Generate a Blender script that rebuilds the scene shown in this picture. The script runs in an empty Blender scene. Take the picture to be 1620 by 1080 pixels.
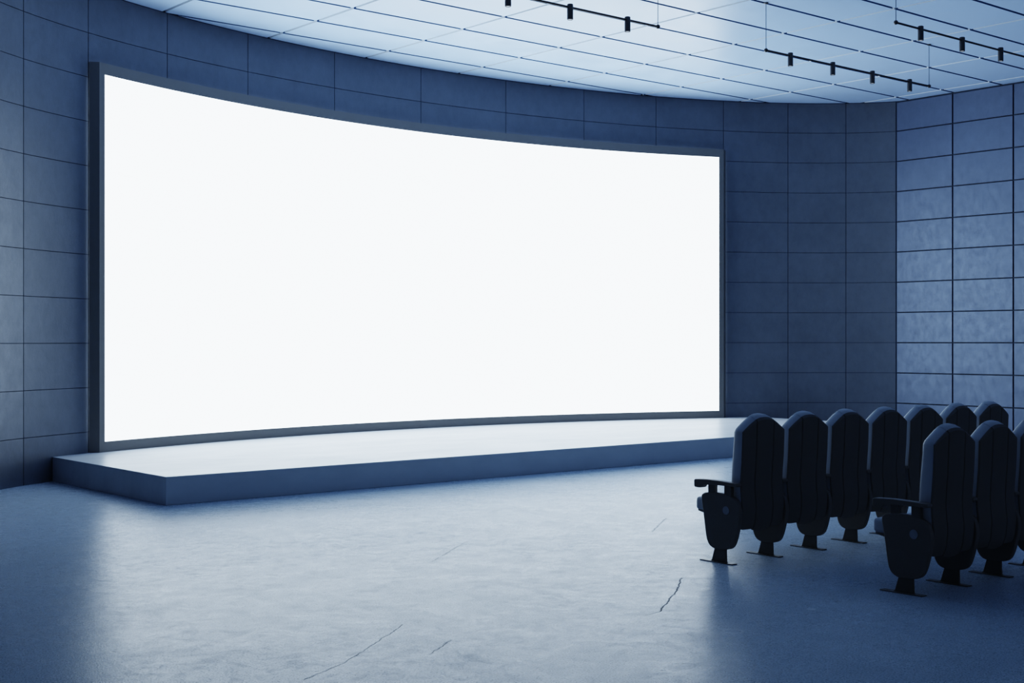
import bpy, bmesh, math, random
from mathutils import Vector, Matrix
random.seed(7)
C = bpy.context.scene.collection
PI = math.pi

# ------------------------------------------------------------------ helpers
def link(o, parent=None):
    C.objects.link(o)
    if parent is not None:
        o.parent = parent
    return o

def obj(name, bm, mat, parent=None, smooth=None, bevel=0.0, seg=2):
    """link a bmesh as ONE mesh object"""
    bmesh.ops.recalc_face_normals(bm, faces=bm.faces)
    me = bpy.data.meshes.new(name)
    bm.to_mesh(me); bm.free()
    mats = mat if isinstance(mat, (list, tuple)) else [mat]
    for m in mats:
        me.materials.append(m)
    o = link(bpy.data.objects.new(name, me), parent)
    if smooth is not None:
        me.set_sharp_from_angle(angle=math.radians(smooth))
        for p in me.polygons:
            p.use_smooth = True
    if bevel > 0:
        b = o.modifiers.new('bevel', 'BEVEL')
        b.width = bevel; b.segments = seg; b.limit_method = 'ANGLE'; b.angle_limit = math.radians(40)
    return o

def tag(o, label=None, cat=None, group=None, kind=None):
    if label: o['label'] = label
    if cat: o['category'] = cat
    if group: o['group'] = group
    if kind: o['kind'] = kind
    return o

def empty(name, loc):
    o = bpy.data.objects.new(name, None)
    o.empty_display_size = 0.1
    o.location = loc
    return link(o)

def add_box(bm, x0, x1, y0, y1, z0, z1, mi=0):
    v = [bm.verts.new(p) for p in ((x0,y0,z0),(x1,y0,z0),(x1,y1,z0),(x0,y1,z0),(x0,y0,z1),(x1,y0,z1),(x1,y1,z1),(x0,y1,z1))]
    for f in ((0,3,2,1),(4,5,6,7),(0,1,5,4),(1,2,6,5),(2,3,7,6),(3,0,4,7)):
        bm.faces.new([v[i] for i in f]).material_index = mi

def add_cyl(bm, p0, p1, r, n=24, r1=None, cap=True, mi=0):
    p0 = Vector(p0); p1 = Vector(p1); d = (p1-p0).normalized()
    a = d.orthogonal().normalized(); b = d.cross(a)
    r1 = r if r1 is None else r1
    A = [bm.verts.new(p0+(a*math.cos(2*PI*i/n)+b*math.sin(2*PI*i/n))*r) for i in range(n)]
    B = [bm.verts.new(p1+(a*math.cos(2*PI*i/n)+b*math.sin(2*PI*i/n))*r1) for i in range(n)]
    for i in range(n):
        bm.faces.new((A[i],A[(i+1)%n],B[(i+1)%n],B[i])).material_index = mi
    if cap:
        bm.faces.new(A[::-1]).material_index = mi
        bm.faces.new(B).material_index = mi

def add_lathe(bm, prof, cx, cy, n=32):
    """profile of (r, z) turned about a vertical axis"""
    rings = []
    for r, z in prof:
        if r < 1e-6:
            rings.append([bm.verts.new((cx, cy, z))])
        else:
            rings.append([bm.verts.new((cx+r*math.cos(2*PI*i/n), cy+r*math.sin(2*PI*i/n), z)) for i in range(n)])
    for a, b in zip(rings, rings[1:]):
        for i in range(n):
            j = (i+1) % n
            if len(a) == 1 and len(b) > 1: bm.faces.new((a[0], b[i], b[j]))
            elif len(b) == 1 and len(a) > 1: bm.faces.new((a[i], a[j], b[0]))
            elif len(a) > 1: bm.faces.new((a[i], a[j], b[j], b[i]))

def add_prism_yz(bm, pts, x0, x1):
    """outline in the y-z plane pushed from x0 to x1"""
    A = [bm.verts.new((x0, y, z)) for y, z in pts]
    B = [bm.verts.new((x1, y, z)) for y, z in pts]
    n = len(pts)
    bm.faces.new(A); bm.faces.new(B[::-1])
    for i in range(n):
        bm.faces.new((A[i], B[i], B[(i+1)%n], A[(i+1)%n]))

def catmull(pts, sub=5):
    out = []; n = len(pts)
    for i in range(n):
        p0, p1, p2, p3 = (pts[(i+k-1) % n] for k in range(4))
        for s in range(sub):
            t = s/sub
            out.append(tuple(0.5*((2*p1[k])+(-p0[k]+p2[k])*t+(2*p0[k]-5*p1[k]+4*p2[k]-p3[k])*t*t+(-p0[k]+3*p1[k]-3*p2[k]+p3[k])*t**3) for k in (0,1)))
    return out

def interp(x, tab):
    if x <= tab[0][0]: return tab[0][1]
    for i in range(len(tab)-1):
        (a, fa), (b, fb) = tab[i], tab[i+1]
        if x <= b:
            pa = tab[i-1] if i > 0 else (2*a-b, 2*fa-fb)
            pb = tab[i+2] if i+2 < len(tab) else (2*b-a, 2*fb-fa)
            ma = (fb-pa[1])/(b-pa[0]); mb = (pb[1]-fa)/(pb[0]-a)
            h = b-a; t = (x-a)/h
            return (fa*(2*t**3-3*t*t+1)+ma*h*(t**3-2*t*t+t)+fb*(-2*t**3+3*t*t)+mb*h*(t**3-t*t))
    return tab[-1][1]

# ------------------------------------------------------------------ materials
class NT:
    def __init__(s, name):
        s.m = bpy.data.materials.new(name); s.m.use_nodes = True
        s.t = s.m.node_tree; s.n = s.t.nodes
        s.b = s.n['Principled BSDF']
    def add(s, ty, **kw):
        n = s.n.new(ty)
        for k, v in kw.items(): setattr(n, k, v)
        return n
    def l(s, a, b): s.t.links.new(a, b)
    def pos(s):
        return s.add('ShaderNodeNewGeometry').outputs['Position']
    def noise(s, scale, detail=4, rough=.55, vec=None, stretch=None, dist=0):
        n = s.add('ShaderNodeTexNoise'); n.inputs['Scale'].default_value = scale
        n.inputs['Detail'].default_value = detail; n.inputs['Roughness'].default_value = rough
        n.inputs['Distortion'].default_value = dist
        v = vec or s.pos()
        if stretch:
            mp = s.add('ShaderNodeMapping'); mp.inputs['Scale'].default_value = stretch
            s.l(v, mp.inputs['Vector']); v = mp.outputs[0]
        s.l(v, n.inputs['Vector'])
        return n.outputs['Fac']
    def ramp(s, fac, a, b, c0=0.0, c1=1.0):
        n = s.add('ShaderNodeMapRange'); n.inputs['From Min'].default_value = a; n.inputs['From Max'].default_value = b
        n.inputs['To Min'].default_value = c0; n.inputs['To Max'].default_value = c1
        s.l(fac, n.inputs['Value']); return n.outputs[0]
    def math(s, op, a, b=None):
        n = s.add('ShaderNodeMath', operation=op)
        for i, v in enumerate((a, b)):
            if v is None: continue
            if isinstance(v, (int, float)): n.inputs[i].default_value = v
            else: s.l(v, n.inputs[i])
        return n.outputs[0]
    def vmath(s, op, a, b=None, out=0):
        n = s.add('ShaderNodeVectorMath', operation=op)
        for i, v in enumerate((a, b)):
            if v is None: continue
            if isinstance(v, (tuple, list)): n.inputs[i].default_value = v
            elif isinstance(v, (int, float)): n.inputs['Scale'].default_value = v
            else: s.l(v, n.inputs[i])
        return n.outputs[out]
    def mix(s, fac, a, b, mode='MIX'):
        n = s.add('ShaderNodeMix', data_type='RGBA', blend_type=mode)
        for i, v in ((0, fac), (6, a), (7, b)):
            if isinstance(v, (int, float)): n.inputs[i].default_value = v
            elif isinstance(v, (tuple, list)): n.inputs[i].default_value = (*v, 1)
            else: s.l(v, n.inputs[i])
        return n.outputs[2]
    def bump(s, h, strength, dist=.01):
        n = s.add('ShaderNodeBump'); n.inputs['Strength'].default_value = strength; n.inputs['Distance'].default_value = dist
        s.l(h, n.inputs['Height']); s.l(n.outputs[0], s.b.inputs['Normal'])
    def col(s, v):
        if isinstance(v, (tuple, list)): s.b.inputs['Base Color'].default_value = (*v, 1)
        else: s.l(v, s.b.inputs['Base Color'])
    def rough(s, v):
        if isinstance(v, (int, float)): s.b.inputs['Roughness'].default_value = v
        else: s.l(v, s.b.inputs['Roughness'])
    def spec(s, v): s.b.inputs['Specular IOR Level'].default_value = v

def plain(name, col, rough=.5, metal=0.0, spec=.5, var=.12, scale=40, bump=0.0):
    k = NT(name)
    f = k.noise(scale, 3)
    k.col(k.mix(f, tuple(c*(1-var) for c in col), tuple(min(1, c*(1+var)) for c in col)))
    k.rough(k.ramp(f, .3, .7, max(.02, rough-.05), min(1, rough+.05)))
    k.b.inputs['Metallic'].default_value = metal; k.spec(spec)
    if bump: k.bump(f, bump, .002)
    return k.m

def wall_material(name, col, rough, blot, spec=.5):
    k = NT(name)
    big = k.noise(1.6, 6, .62); fine = k.noise(9, 8, .7, stretch=(1, 1, .7)); grain = k.noise(160, 3, .6)
    f = k.mix(.45, big, fine)
    k.col(k.mix(k.ramp(f, .3, .7), tuple(c*.86 for c in col), tuple(c*1.14 for c in col)))
    k.rough(k.ramp(fine, .32, .68, rough+blot, rough-blot))
    k.spec(spec); k.b.inputs['Specular Tint'].default_value = (.62, .765, 1, 1)
    h = k.math('ADD', k.math('MULTIPLY', fine, .6), k.math('MULTIPLY', grain, .25))
    k.bump(h, .30, .012)
    return k.m

def floor_material():
    k = NT('polished_concrete_floor')
    P = k.pos()
    big = k.noise(.55, 7, .62, dist=.3); mid = k.noise(3.2, 9, .68, dist=.4); fine = k.noise(46, 6, .75); grain = k.noise(110, 3, .65)
    f = k.mix(.5, big, mid)
    c = k.mix(k.ramp(f, .34, .66), FLOOR_A, FLOOR_B)
    c = k.mix(k.ramp(fine, .35, .75, 0, .35), c, tuple(x*1.25 for x in FLOOR_B))
    c = k.mix(k.ramp(grain, .555, .64, 0, .85), c, tuple(x*.3 for x in FLOOR_A))
    c = k.mix(k.ramp(grain, .44, .34, 0, .5), c, tuple(min(1, x*1.7) for x in FLOOR_B))
    mott = k.noise(11, 8, .72, dist=.6)
    c = k.mix(k.ramp(mott, .54, .66, 0, .22), c, tuple(x*.7 for x in FLOOR_A))
    # pits
    v = k.add('ShaderNodeTexVoronoi'); v.inputs['Scale'].default_value = 7
    k.l(P, v.inputs['Vector'])
    pit = k.math('MULTIPLY', k.ramp(v.outputs['Distance'], .03, .10, 1, 0), k.ramp(mid, .48, .62))
    c = k.mix(k.math('MULTIPLY', pit, .6), c, (.012, .018, .03))
    # pale rings left by trapped air
    v2 = k.add('ShaderNodeTexVoronoi'); v2.inputs['Scale'].default_value = 2.6; k.l(P, v2.inputs['Vector'])
    sx = k.add('ShaderNodeSeparateColor'); k.l(v2.outputs['Color'], sx.inputs[0])
    rim = k.ramp(k.math('ABSOLUTE', k.math('SUBTRACT', v2.outputs['Distance'], .13)), .008, .025, 1, 0)
    rim = k.math('MULTIPLY', rim, k.math('GREATER_THAN', sx.outputs[0], .86))
    c = k.mix(k.math('MULTIPLY', rim, .6), c, (.62, .68, .74))
    # hairline cracks: noisy distance to a handful of segments on the slab
    wob = k.add('ShaderNodeTexNoise'); wob.inputs['Scale'].default_value = 9; wob.inputs['Detail'].default_value = 5; wob.inputs['Roughness'].default_value = .65
    k.l(P, wob.inputs['Vector'])
    off = k.vmath('SCALE', k.vmath('SUBTRACT', wob.outputs['Color'], (.5, .5, .5)), .05)
    Q = k.vmath('MULTIPLY', k.vmath('ADD', P, off), (1, 1, 0))
    cr = None
    for (ax, ay), (bx, by), w, st in CRACKS:
        d = Vector((bx-ax, by-ay, 0)); L2 = d.length_squared
        rel = k.vmath('SUBTRACT', Q, (ax, ay, 0))
        t = k.math('DIVIDE', k.vmath('DOT_PRODUCT', rel, tuple(d), out=1), L2)
        n = k.add('ShaderNodeClamp'); k.l(t, n.inputs[0]); t = n.outputs[0]
        e = k.add('ShaderNodeVectorMath', operation='SCALE'); e.inputs[0].default_value = tuple(d); k.l(t, e.inputs['Scale'])
        dist = k.vmath('LENGTH', k.vmath('SUBTRACT', rel, e.outputs[0]), out=1)
        m = k.math('MULTIPLY', k.ramp(dist, w*.35, w, 1, 0), st)
        cr = m if cr is None else k.math('MAXIMUM', cr, m)
    c = k.mix(cr, c, (.010, .015, .025))
    k.col(c)
    r = k.ramp(f, .3, .7, FLOOR_R+.07, FLOOR_R-.07)
    r = k.math('ADD', r, k.ramp(fine, .3, .75, -.02, .04)); r = k.math('ADD', r, k.ramp(mott, .45, .65, -.015, .025))
    r = k.math('ADD', r, k.math('MULTIPLY', cr, .4))
    k.rough(r)
    sp = k.math('ADD', k.ramp(big, .38, .62, FLOOR_SPEC*1.35, FLOOR_SPEC*.65), k.ramp(grain, .54, .66, 0, -FLOOR_SPEC*.8))
    sp = k.math('ADD', sp, k.ramp(mott, .5, .66, FLOOR_SPEC*.1, -FLOOR_SPEC*.25))
    k.l(k.math('MAXIMUM', sp, 0.0), k.b.inputs['Specular IOR Level'])
    h = k.math('ADD', k.math('MULTIPLY', mid, .30), k.math('ADD', k.math('MULTIPLY', fine, .14), k.math('MULTIPLY', grain, .32)))
    h = k.math('SUBTRACT', h, k.math('MULTIPLY', k.math('ADD', cr, pit), .5))
    k.bump(h, .24, .012)
    return k.m

def emit(name, col, strength):
    k = NT(name)
    k.col((.02, .02, .02)); k.rough(.6)
    # an all but even luminous surface
    f = k.noise(.4, 1)
    k.l(k.mix(f, tuple(c*.99 for c in col), col), k.b.inputs['Emission Color'])
    k.b.inputs['Emission Strength'].default_value = strength
    return k.m

# ---- tuning values
SCREEN_COL = (.75, .885, 1.0); SCREEN_STR = 4.6
FLOOR_A = (.31, .375, .445); FLOOR_B = (.43, .50, .575); FLOOR_R = .28; FLOOR_SPEC = .034
def chain(pts, w, st): return [(p, q, w, st) for p, q in zip(pts, pts[1:])]
CRACKS = (chain([(6.316, 5.83), (5.94, 5.522), (5.683, 5.357), (5.432, 5.181)], .0058, .8) + chain([(5.432, 5.181), (5.306, 5.156)], .006, .5)
          + chain([(4.128, 5.825), (3.79, 5.579), (3.409, 5.304), (3.107, 5.158)], .0046, .65) + chain([(4.095, 5.367), (3.833, 5.192)], .005, .6)
          + chain([(6.232, 7.953), (5.461, 7.37)], .006, .4) + chain([(8.328, 7.87), (7.673, 7.397)], .007, .5))
M = {}
M['wall'] = wall_material('blue_concrete_wall_panel', (.124, .138, .162), .41, .08, .6)
M['wallb'] = plain('wall_joint_backing', (.035, .052, .080), .8)
M['ceil'] = plain('ceiling_panel_paint', (.56, .715, .98), .34, var=.02, scale=3, spec=.4)
M['ceilb'] = plain('ceiling_joint_backing_edge_shade', (.13, .22, .36), .7, var=.05)  # joint backing, and the painted shade on the long panel edges
M['floor'] = floor_material()
M['frame'] = plain('screen_frame_grey', (.155, .155, .155), .5, var=.06, scale=25)
M['screen'] = emit('lit_screen', SCREEN_COL, SCREEN_STR)
k = NT('stage_concrete')
_a = k.noise(2.2, 8, .65, stretch=(.5, 1.4, 1)); _b = k.noise(60, 4, .6)
k.col(k.mix(k.ramp(_a, .3, .7), (.46, .49, .53), (.53, .56, .60))); k.rough(k.ramp(_a, .3, .7, .40, .30)); k.spec(.10); k.bump(k.math('ADD', _a, k.math('MULTIPLY', _b, .3)), .06, .008)
M['stage'] = k.m
M['shell'] = plain('black_chair_shell', (.125, .118, .110), .62, var=.2, scale=300)
M['cushion'] = plain('dark_blue_upholstery', (.42, .45, .49), .6, var=.15, scale=420, bump=.15)
M['plastic'] = plain('black_chair_plastic', (.150, .140, .128), .5, var=.15, scale=200)
M['steel'] = plain('black_powder_coated_steel', (.11, .105, .098), .4, var=.15, scale=200)
M['cap'] = plain('blue_grey_cap', (.30, .32, .35), .5)
M['track'] = plain('black_track_metal', (.035, .036, .038), .42, var=.15, scale=120)
M['wire'] = plain('steel_wire', (.10, .13, .17), .35, metal=.6)
M['lens'] = emit('lamp_lens', (.8, .9, 1.0), .6)

# ------------------------------------------------------------------ the room
CX, CYE, EA, EB = 11.37, 11.59, 7.96, 4.0      # plan of the curved wall: an ellipse
ROW, TOP = .5, 5.5
STEP = PI/17
def wallpt(th, off=0.0):
    x = EA*math.sin(th); y = EB*math.cos(th)
    n = Vector((x/EA**2, y/EB**2)).normalized()
    return Vector((CX+x-n.x*off, CYE+y-n.y*off))
XR = 19.0
TH_R = math.asin((XR-CX)/EA)
YC = wallpt(TH_R).y

def curved_panel(bm, t0, t1, z0, z1, d0, d1, n=8):
    F, B = [], []
    for i in range(n+1):
        t = t0+(t1-t0)*i/n
        p = wallpt(t, d1); q = wallpt(t, d0)
        F.append((bm.verts.new((p.x, p.y, z0)), bm.verts.new((p.x, p.y, z1))))
        B.append((bm.verts.new((q.x, q.y, z0)), bm.verts.new((q.x, q.y, z1))))
    for i in range(n):
        bm.faces.new((F[i][0], F[i+1][0], F[i+1][1], F[i][1]))
        bm.faces.new((F[i][1], F[i+1][1], B[i+1][1], B[i][1]))
        bm.faces.new((F[i][0], B[i][0], B[i+1][0], F[i+1][0]))
    for i in (0, n):
        bm.faces.new((F[i][0], F[i][1], B[i][1], B[i][0]))

bm = bmesh.new()
COLS = (5.04, 5.95, 7.12, 8.39, 9.84, 11.36, 12.90, 14.33, 15.62, 16.76, 17.75, 18.50)     # panel joints along the wall
edges = [-8.5*STEP, -8*STEP, -7*STEP]+[math.asin((x-CX)/EA) for x in COLS]+[TH_R]
G = .0048
for a, b in zip(edges, edges[1:]):
    ds = math.hypot(EA*math.cos((a+b)/2), EB*math.sin((a+b)/2))
    g = G/ds
    for r in range(11):
        z0, z1 = r*ROW+(.0 if r == 0 else .0035), (r+1)*ROW-(.012 if r == 10 else .0035)
        curved_panel(bm, a+g, b-g*(2.2 if b == TH_R else 1), z0, z1, -.02, 0, 1 if -8*STEP < b < -6*STEP+.12 else 8)
for f in bm.faces: f.material_index = 0
# joint backing
n = 90
prev = None
for i in range(n+1):
    t = edges[0]+(edges[-1]+.02-edges[0])*i/n
    p = wallpt(t, -.009)
    cur = (bm.verts.new((p.x, p.y, 0)), bm.verts.new((p.x, p.y, TOP+.1)))
    if prev: bm.faces.new((prev[0], cur[0], cur[1], prev[1])).material_index = 1
    prev = cur
wb = obj('wall_back', bm, [M['wall'], M['wallb']], smooth=30)
tag(wb, kind='structure', label='curved dark blue panelled wall behind the screen', cat='wall')

def flat_wall_x(name, X, ya, yb, face, label):
    """wall in a plane of constant x, panels 1.04 wide; face=-1 looks to -x"""
    bm = bmesh.new()
    y = ya
    while y > yb+1e-6:
        y1 = max(yb, y-1.04)
        for r in range(11):
            z0, z1 = r*ROW+(.0 if r == 0 else .010), (r+1)*ROW-(.03 if r == 10 else .010)
            add_box(bm, min(X, X-face*.03), max(X, X-face*.03), y1+.013, y-.013, z0, z1, 0)
        y = y1
    add_box(bm, min(X-face*.028, X-face*.2), max(X-face*.028, X-face*.2), yb, ya+.2, 0, TOP+.1, 1)
    o = obj(name, bm, [M['wall2'], M['wallb']])
    return tag(o, kind='structure', label=label, cat='wall')
M['wall2'] = wall_material('blue_concrete_side_panel', (.084, .106, .165), .40, .10, .75)
flat_wall_x('wall_right', XR, YC, -3.0, -1, 'flat dark blue panelled wall at the right behind the chairs')

XL = CX-EA
def flat_wall_y(name, Y, xa, xb, face, label):
    bm = bmesh.new(); x = xa
    while x < xb-1e-6:
        x1 = min(xb, x+1.04)
        for r in range(11):
            add_box(bm, x+.01, x1-.01, min(Y, Y-face*.03), max(Y, Y-face*.03), r*ROW+.006, (r+1)*ROW-.006, 0)
        x = x1
    add_box(bm, xa, xb, min(Y-face*.028, Y-face*.2), max(Y-face*.028, Y-face*.2), 0, TOP+.1, 1)
    return tag(obj(name, bm, [M['wall2'], M['wallb']]), kind='structure', label=label, cat='wall')
flat_wall_x('wall_left', XL, CYE, 10.1, 1, 'short flat wall at the left end of the curved wall')
M['wallp'] = M['wall2']
M['wall2'] = plain('pale_rear_wall_paint', (.55, .58, .62), .7)
flat_wall_y('wall_left_return', 10.1, -4.0, XL-.03, -1, 'wall returning beside the entrance at the left')
flat_wall_x('wall_left_rear', -4.0, 10.1, -3.0, 1, 'side wall of the rear of the hall at the left')
flat_wall_y('wall_rear', -3.0, -4.0, XR, 1, 'rear wall of the hall behind the camera')

bm = bmesh.new()
add_box(bm, -4.4, 19.6, -3.4, 16.4, -.2, 0)
fl = obj('floor', bm, M['floor'])
tag(fl, kind='structure', label='polished blue-grey concrete floor with hairline cracks', cat='floor')

# ceiling: 1.66 x 0.83 m panels with open joints
bm = bmesh.new()
PX, PY, GX, GY, TH = 1.66, .83, .022, .024, .05
i0, i1 = -13, 3
for i in range(i0, i1):
    for j in range(-19, 5):
        x0 = 15.37+i*PX; y0 = 12.52+j*PY
        if x0 > 19.2 or y0 > 16.0: continue
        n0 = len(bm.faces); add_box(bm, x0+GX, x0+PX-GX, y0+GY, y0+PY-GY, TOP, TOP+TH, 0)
        bm.faces.ensure_lookup_table()
        for q in (2, 4): bm.faces[n0+q].material_index = 1          # long edges: shade painted in, they face away from the screen
        for q in (3, 5): bm.faces[n0+q].material_index = 2          # short edges: screen light painted in as a paler colour
add_box(bm, -6.5, 20.6, -3.6, 16.9, TOP+TH-.002, TOP+.2, 1)
M['ceile'] = plain('ceiling_panel_edge_lit', (.80, .86, 1.0), .5)  # paler than the panel face, stands in for light from the screen
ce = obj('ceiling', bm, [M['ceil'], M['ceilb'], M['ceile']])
tag(ce, kind='structure', label='white panelled ceiling with open joints', cat='ceiling')

# ------------------------------------------------------------------ stage
SZ = .2653
bm = bmesh.new()
SX0, SX1, SY = 5.44, 17.30, 11.468
pts = [(SX0, SY), (SX1, SY)]
ta = math.asin((SX1-CX)/EA); tb = math.asin((SX0-CX)/EA)
pts += [tuple(wallpt(ta+(tb-ta)*i/48, .002)) for i in range(49)]
A = [bm.verts.new((x, y, .0)) for x, y in pts]; B = [bm.verts.new((x, y, SZ)) for x, y in pts]
bm.faces.new(A[::-1]); bm.faces.new(B)
for i in range(len(pts)):
    j = (i+1) % len(pts); bm.faces.new((A[i], A[j], B[j], B[i]))
st = obj('stage', bm, M['stage'], bevel=.004)
tag(st, 'low pale concrete stage platform running under the big screen', 'stage')

# ------------------------------------------------------------------ curved screen
RS = 13.85; SCY = 15.52-RS
def arc(x, off=0.0):
    """point of the screen front at plan x, pushed off behind the front"""
    dx = x-CX; y = math.sqrt(RS*RS-dx*dx)
    r = (RS+off)/RS
    return (CX+dx*r, SCY+y*r)
FX0, FX1, IX0, IX1 = 6.055, 16.685, 6.132, 16.608
FZ0, FZ1, IZ0, IZ1 = SZ, 4.675, .384, 4.547
root = empty('projection_screen', (CX, 15.4, SZ))
N = 64
bm = bmesh.new()
def col_xs(a, b): return [a+(b-a)*i/N for i in range(N+1)]
def strip(bm, xs0, xs1, z0, z1, o0, o1):
    """quad strip between two edges that run along the arc"""
    A = [bm.verts.new((*arc(x, o0), z0)) for x in xs0]; B = [bm.verts.new((*arc(x, o1), z1)) for x in xs1]
    for i in range(len(A)-1): bm.faces.new((A[i], A[i+1], B[i+1], B[i]))
DEP = .055
fx, ix = col_xs(FX0, FX1), col_xs(IX0, IX1)
strip(bm, fx, ix, FZ0, IZ0, 0, 0); strip(bm, ix, fx, IZ1, FZ1, 0, 0)              # bottom and top rails
for a, b in ((FX0, IX0), (FX1, IX1)):                                              # side rails
    v = [bm.verts.new((*arc(a), FZ0)), bm.verts.new((*arc(b), IZ0)), bm.verts.new((*arc(b), IZ1)), bm.verts.new((*arc(a), FZ1))]
    bm.faces.new(v)
strip(bm, ix, ix, IZ0, IZ0, 0, .02); strip(bm, ix, ix, IZ1, IZ1, 0, .02)           # reveal
for b in (IX0, IX1):
    p, q = arc(b), arc(b, .02)
    bm.faces.new([bm.verts.new((*p, IZ0)), bm.verts.new((*q, IZ0)), bm.verts.new((*q, IZ1)), bm.verts.new((*p, IZ1))])
# flared outer sides back to the wall
bk = [(5.935, 14.462)]
bx = [FX0-.106+(FX1-FX0+.212)*i/N for i in range(N+1)]
def backpt(x):
    th = math.asin(max(-1, min(1, (x-CX)/EA))); p = wallpt(th, .012); return (p.x, p.y)
for z in (FZ0, FZ1):
    A = [bm.verts.new((*arc(x), z)) for x in fx]; B = [bm.verts.new((*backpt(x), z)) for x in bx]
    for i in range(N): bm.faces.new((A[i], A[i+1], B[i+1], B[i]))
for f_, b_ in ((FX0, bx[0]), (FX1, bx[-1])):
    p, q = arc(f_), backpt(b_)
    bm.faces.new([bm.verts.new((*p, FZ0)), bm.verts.new((*q, FZ0)), bm.verts.new((*q, FZ1)), bm.verts.new((*p, FZ1))])
bmesh.ops.remove_doubles(bm, verts=bm.verts, dist=1e-5)
bm.transform(Matrix.Translation(-root.location))
obj('frame', bm, M['frame'], root, smooth=20)
bm = bmesh.new()
strip(bm, ix, ix, IZ0, IZ1, .004, .004)
bm.transform(Matrix.Translation(-root.location))
o = obj('screen_panel', bm, M['screen'], root, smooth=60)
o['label'] = 'glowing blank white curved picture surface'
# make the luminous side look into the room
me = o.data
if me.polygons[len(me.polygons)//2].normal.y > 0: me.flip_normals()
tag(root, 'huge blank glowing white curved screen in a dark grey frame standing on the stage', 'screen')

# ------------------------------------------------------------------ track lights
ZB = 4.941
def track(x0, y, heads, label):
    L = 3.40
    r = empty('track_light', (x0, y, ZB))
    bm = bmesh.new(); add_cyl(bm, (0, 0, 0), (L, 0, 0), .0115, 16); obj('bar', bm, M['track'], r, smooth=40)
    for x in (0, L):
        bm = bmesh.new(); bmesh.ops.create_uvsphere(bm, u_segments=20, v_segments=12, radius=.024)
        bm.transform(Matrix.Translation((x, 0, 0))); obj('ball_joint', bm, M['track'], r, smooth=60)
        bm = bmesh.new(); add_cyl(bm, (x, 0, .02), (x, 0, TOP-ZB-.008), .0042, 10); obj('suspension_wire', bm, M['wire'], r, smooth=60)
        bm = bmesh.new(); add_lathe(bm, [(0, TOP-ZB+.006), (.027, TOP-ZB+.006), (.027, TOP-ZB-.010), (.012, TOP-ZB-.016), (0, TOP-ZB-.016)], x, 0, 24)
        obj('ceiling_mount', bm, M['track'], r, smooth=40)
    for hx in heads:
        x = hx-x0
        bm = bmesh.new()
        zt, zb, R = .033, -.127, .0315
        add_lathe(bm, [(0, zt), (R-.006, zt), (R-.002, zt-.0025), (R, zt-.007), (R, zb+.002), (R-.002, zb), (R-.006, zb), (R-.006, zb+.012), (0, zb+.012)], x, 0, 32)
        h = obj('lamp_head', bm, M['track'], r, smooth=35)
        bm = bmesh.new(); add_lathe(bm, [(0, zb+.004), (.018, zb+.004), (R-.0065, zb+.006), (R-.0065, zb+.0125), (0, zb+.0125)], x, 0, 32)
        obj('lens', bm, M['lens'], h, smooth=35)
    return tag(r, label, 'track light', 'track lights hanging under the ceiling')
track(7.078, 10.015, [7.528, 8.356, 9.184, 10.012], 'black track light with cylinder heads nearest the screen centre, cut off by the top edge')
track(12.300, 10.010, [12.754, 13.584, 14.412, 15.243], 'black track light seen whole with four cylinder heads between two wires')
track(12.296, 8.243, [12.765, 13.594, 14.421, 15.25], 'black track light at the top right, running off the right edge')

# ------------------------------------------------------------------ cinema chairs
PITCH = .498
HW = .222
ZTOP = [(0, 1.000), (.05, .996), (.09, .983), (.15, .951), (.20, .920), (.222, .905)]
YREAR = [(.20, -.172), (.25, -.180), (.32, -.190), (.40, -.196), (.47, -.188), (.56, -.184), (.73, -.196), (.90, -.203), (1.02, -.208)]
YFRONT = [(.38, -.082), (.557, -.086), (.67, -.092), (.794, -.104), (.839, -.109), (.912, -.112), (1.03, -.122)]

def shell_bm():
    bm = bmesh.new()
    g = .0035
    xs = [-.222, -.2205, -.216, -.2125, -.20, -.19, -.17, -.15, -.13, -.11, -.09-g*1.6, -.09-g*.7, -.09+g*.7, -.09+g*1.6, -.07, -.045, -.02]
    xs = xs+[0.0]+[-x for x in reversed(xs)]
    def groove(x):
        d = abs(abs(x)-.09)
        return .007 if d < g else 0.0
    def bulge(x):
        e = max(0.0, (abs(x)-.215)/.007)
        return .010*(1-(x/.222)**2)+.005*(1-e*e)          # rounded outer edges
    def zb(x):
        ax = abs(x)
        if ax > .09: 
            r = .035; e = max(0, (ax-(.222-r))/r)
            return .235+r*(1-math.sqrt(max(0, 1-e*e)))
        return .212+.016*(ax/.09)**2
    zs = [0, .015, .03, .06, .1, .15, .2, .26, .32, .38, .44, .5, .56, .62, .68, .74, .8, .86, .91, .95, .98, 1]
    R, F = [], []
    for v in zs:
        ra, fa = [], []
        for x in xs:
            z0, z1 = zb(x), interp(abs(x), ZTOP)
            z = z0+(z1-z0)*v
            y = interp(z, YREAR)
            edge = min((z1-z)/.012, 1.0); edge = 1-(1-max(0, edge))**2
            tuck = max(0.0, (.30-z)/.09)                       # foot of the shell curls forward
            ra.append(bm.verts.new((x, y-(bulge(x)*edge-groove(x))+.022*tuck*tuck, z)))
            fa.append(bm.verts.new((x, y+.006+.012*tuck, z)))
        R.append(ra); F.append(fa)
    m, n = len(zs), len(xs)
    for i in range(m-1):
        for j in range(n-1):
            bm.faces.new((R[i][j], R[i][j+1], R[i+1][j+1], R[i+1][j]))
            bm.faces.new((F[i][j], F[i+1][j], F[i+1][j+1], F[i][j+1]))
        bm.faces.new((R[i][0], R[i+1][0], F[i+1][0], F[i][0]))
        bm.faces.new((R[i][-1], F[i][-1], F[i+1][-1], R[i+1][-1]))
    for j in range(n-1):
        bm.faces.new((R[0][j], F[0][j], F[0][j+1], R[0][j+1]))
        bm.faces.new((R[-1][j], R[-1][j+1], F[-1][j+1], F[-1][j]))
    return bm

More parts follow.
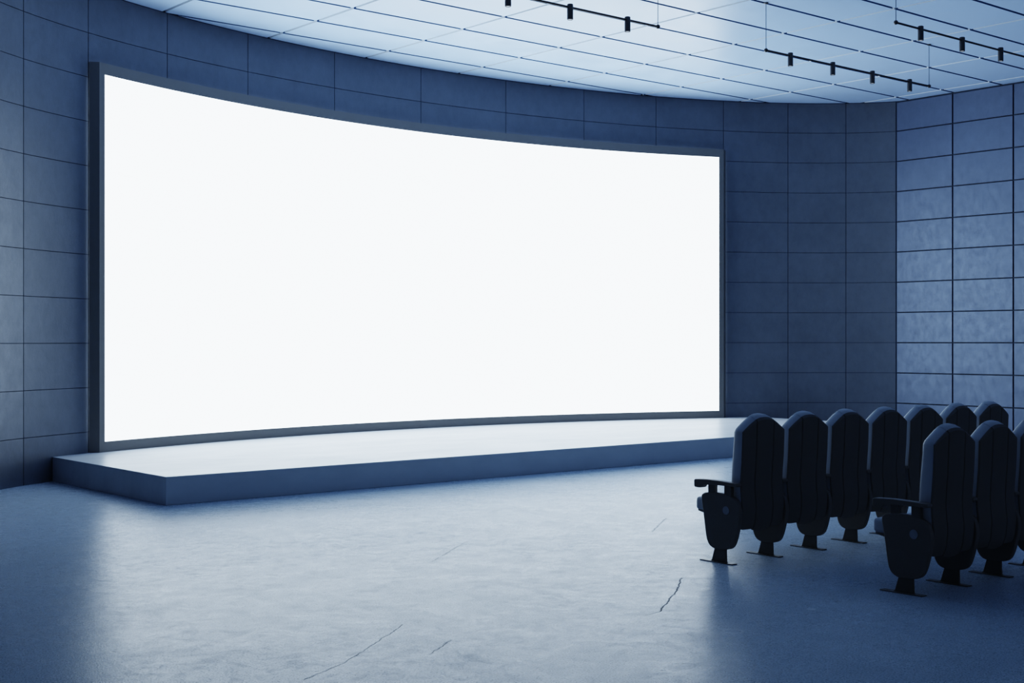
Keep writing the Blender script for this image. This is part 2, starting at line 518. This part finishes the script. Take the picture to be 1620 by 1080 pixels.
def cushion_bm():
    """backrest pad: outline rings from the shell forward, gable top with a raised headrest between two creases"""
    bm = bmesh.new()
    half = [(.0, .0), (.03, .0), (.06, .0), (.082, .0), (.087, -.001), (.0905, -.006), (.094, -.001), (.11, 0), (.13, 0), (.15, 0), (.17, 0), (.19, 0), (.205, 0), (.215, -.004), (.222, -.016)]
    top = [(x, d) for x, d in half]
    ring0 = []
    for x, d in top: ring0.append((x, interp(x, ZTOP)+d))
    side = [(.222, z) for z in (.86, .80, .74, .68, .62, .56, .50, .44)] + [(.216, .40), (.20, .385), (.15, .38), (.08, .38), (0, .38)]
    right = ring0+side
    left = [(-x, z) for x, z in reversed(right)][1:-1]
    loop = right+left
    cz = .68
    rings = []
    for t, ins, rise in ((.075, .003, -.002), (.22, 0, .010), (.5, .000, .020), (.75, .001, .024), (.9, .006, .020), (1.0, .020, .008), (1.06, .06, -.01), (1.10, .11, -.02), (1.12, .17, -.03)):
        ring = []
        for x, z in loop:
            hz = (z-cz)
            sx = max(0.0, 1-ins/HW); sz = 1-ins/.31
            X = x*sx; Z = cz+hz*sz
            if z > .88: Z += rise*(1.0 if abs(x) < .09 else 1.0-.35*(abs(x)-.09)/.132)
            yr, yf = interp(Z, YREAR), interp(Z, YFRONT)
            ring.append(bm.verts.new((X, yr+(yf-yr)*t, Z)))
        rings.append(ring)
    n = len(loop)
    for a, b in zip(rings, rings[1:]):
        for i in range(n):
            bm.faces.new((a[i], a[(i+1)%n], b[(i+1)%n], b[i]))
    m = len(right)                                  # close front and back with strips that follow the curve of the pad
    for ring in (rings[0], rings[-1]):
        for i in range(m-1):
            a, b = ring[i], ring[i+1]
            c, d = ring[(n-i-1) % n], ring[(n-i) % n]
            vs = []
            for v in (a, b, c, d):
                if v not in vs: vs.append(v)
            if len(vs) > 2: bm.faces.new(vs)
    return bm

def rounded_box(bm, x0, x1, y0, y1, z0, z1, r, s=4):
    bm2 = bmesh.new(); add_box(bm2, x0, x1, y0, y1, z0, z1)
    bmesh.ops.bevel(bm2, geom=list(bm2.edges), offset=r, segments=s, profile=.5, affect='EDGES')
    me = bpy.data.meshes.new('tmp'); bm2.to_mesh(me); bm2.free(); bm.from_mesh(me); bpy.data.meshes.remove(me)

COVER = [(.134, .440), (.116, .466), (.07, .477), (.01, .481), (-.05, .479), (-.10, .472), (-.150, .457), (-.186, .432), (-.204, .39), (-.209, .34), (-.203, .29), (-.190, .235), (-.172, .172),
         (-.150, .127), (-.118, .104), (-.07, .095), (-.02, .092), (.025, .096), (.060, .113), (.083, .147), (.095, .195), (.108, .28), (.121, .36)]
ARM = [(.195, .545), (.193, .556), (.180, .561), (.12, .5635), (.05, .565), (-.03, .563), (-.11, .560), (-.185, .556), (-.191, .550), (-.191, .538), (-.185, .532), (-.12, .533), (-.04, .533), (.05, .531), (.105, .526),
       (.118, .518), (.124, .509), (.135, .504), (.16, .503), (.185, .504), (.194, .511)]
def standard(root, x, cap_side):
    """side stand: moulded cover, neck, foot plate, two posts and an armrest"""
    bm = bmesh.new(); add_prism_yz(bm, catmull(COVER, 3), x-.019, x+.019)
    cov = obj('side_panel', bm, M['plastic'], root, smooth=35, bevel=.007, seg=3)
    if cap_side:
        bm = bmesh.new(); s = cap_side
        add_cyl(bm, (x+s*.0185, -.092, .366), (x+s*.0215, -.092, .366), .0285, 32); c = obj('round_cap', bm, M['cap'], cov, smooth=40)
        c['label'] = 'round blue-grey cap'
    bm = bmesh.new(); add_prism_yz(bm, [(.066, .004), (.048, .013), (.018, .11), (-.080, .11), (-.083, .014), (-.090, .004)], x-.007, x+.007)
    ped = obj('pedestal', bm, M['steel'], root, bevel=.003)
    bm = bmesh.new(); add_box(bm, x-.0265, x+.0265, -.153, .143, 0, .0065); obj('foot_plate', bm, M['steel'], ped, bevel=.003)
    bm = bmesh.new(); add_prism_yz(bm, ARM, x-.0265, x+.0265); arm = obj('armrest', bm, M['plastic'], root, smooth=30, bevel=.006, seg=3)
    for a, b in ((.014, .073), (-.132, -.072)):
        bm = bmesh.new(); add_box(bm, x-.016, x+.016, a, b, .44, .538); obj('armrest_post', bm, M['steel'], arm, bevel=.003)

def make_chair():
    r = empty('cinema_chair', (0, 0, 0))
    obj('back_shell', shell_bm(), M['shell'], r, smooth=28)
    obj('back_cushion', cushion_bm(), M['cushion'], r, smooth=38)
    bm = bmesh.new(); rounded_box(bm, -.218, .218, -.08, .232, .340, .430, .022); obj('seat_cushion', bm, M['cushion'], r, smooth=60)
    bm = bmesh.new()
    add_prism_yz(bm, [(.222, .344), (.222, .332), (.19, .324), (.02, .296), (-.08, .27), (-.13, .262), (-.150, .275), (-.150, .342)], -.205, .205)
    obj('seat_pan', bm, M['plastic'], r, smooth=30, bevel=.004)
    standard(r, -PITCH/2, 0)
    return r

def copy_tree(o, parent=None):
    c = o.copy(); C.objects.link(c)
    if parent is not None: c.parent = parent
    for ch in o.children: copy_tree(ch, c)
    return c

X0 = 6.961
proto = make_chair()
ORD = ['', 'second', 'third', 'fourth', 'fifth', 'sixth']
first = True; ends = []
for row, (Y, n, where, front) in enumerate(((6.088, 7, 'front row', 'front'), (4.622, 3, 'nearer rear row', 'rear'))):
    for i in range(n):
        c = proto if first else copy_tree(proto)
        first = False
        c.location = (X0+PITCH*(i+.5), Y, 0)
        if i == 0:
            lab = 'cinema chair with exposed armrest and side panel, aisle end of the %s' % where
        elif i == 6:
            lab = 'last black-backed cinema chair at the far right end of the front row'
        elif row == 1 and i == 2:
            lab = 'black-backed cinema chair in the nearer rear row, cut off by the right edge'
        elif row == 1:
            lab = 'black-backed cinema chair right beside the aisle-end chair of the nearer rear row'
        else:
            lab = '%s black-backed cinema chair from the aisle end of the front row' % ORD[i]
        tag(c, lab, 'chair', 'cinema chairs of the %s' % where)
        ends.append((c, i == 0, i == n-1))
# the two ends of a row differ from the rest: a round cap on the outer side panel, a closing stand at the far end
for c, is_first, is_last in ends:
    if is_first:
        side = [ch for ch in c.children if ch.name.startswith('side_panel')][0]
        bm = bmesh.new(); x = -PITCH/2
        add_cyl(bm, (x-.0185, -.092, .366), (x-.0215, -.092, .366), .0285, 32)
        cp = obj('round_cap', bm, M['cap'], side, smooth=40); cp['label'] = 'round blue-grey cap'
    if is_last:
        standard(c, PITCH/2, 1)

# ------------------------------------------------------------------ camera, world, view
cam = bpy.data.cameras.new('camera'); cam.sensor_width = 36; cam.lens = 2096.8/1620*36; cam.clip_start = .05
co = link(bpy.data.objects.new('camera', cam))
co.location = (0, 0, 1.52); co.rotation_euler = (PI/2, 0, math.radians(49.99-90))
bpy.context.scene.camera = co
w = bpy.data.worlds.new('world'); bpy.context.scene.world = w; w.use_nodes = True
w.node_tree.nodes['Background'].inputs[0].default_value = (.01, .015, .025, 1)
w.node_tree.nodes['Background'].inputs[1].default_value = 1.0
vs = bpy.context.scene.view_settings
vs.view_transform = 'Filmic'; vs.look = 'High Contrast'; vs.exposure = 0.0
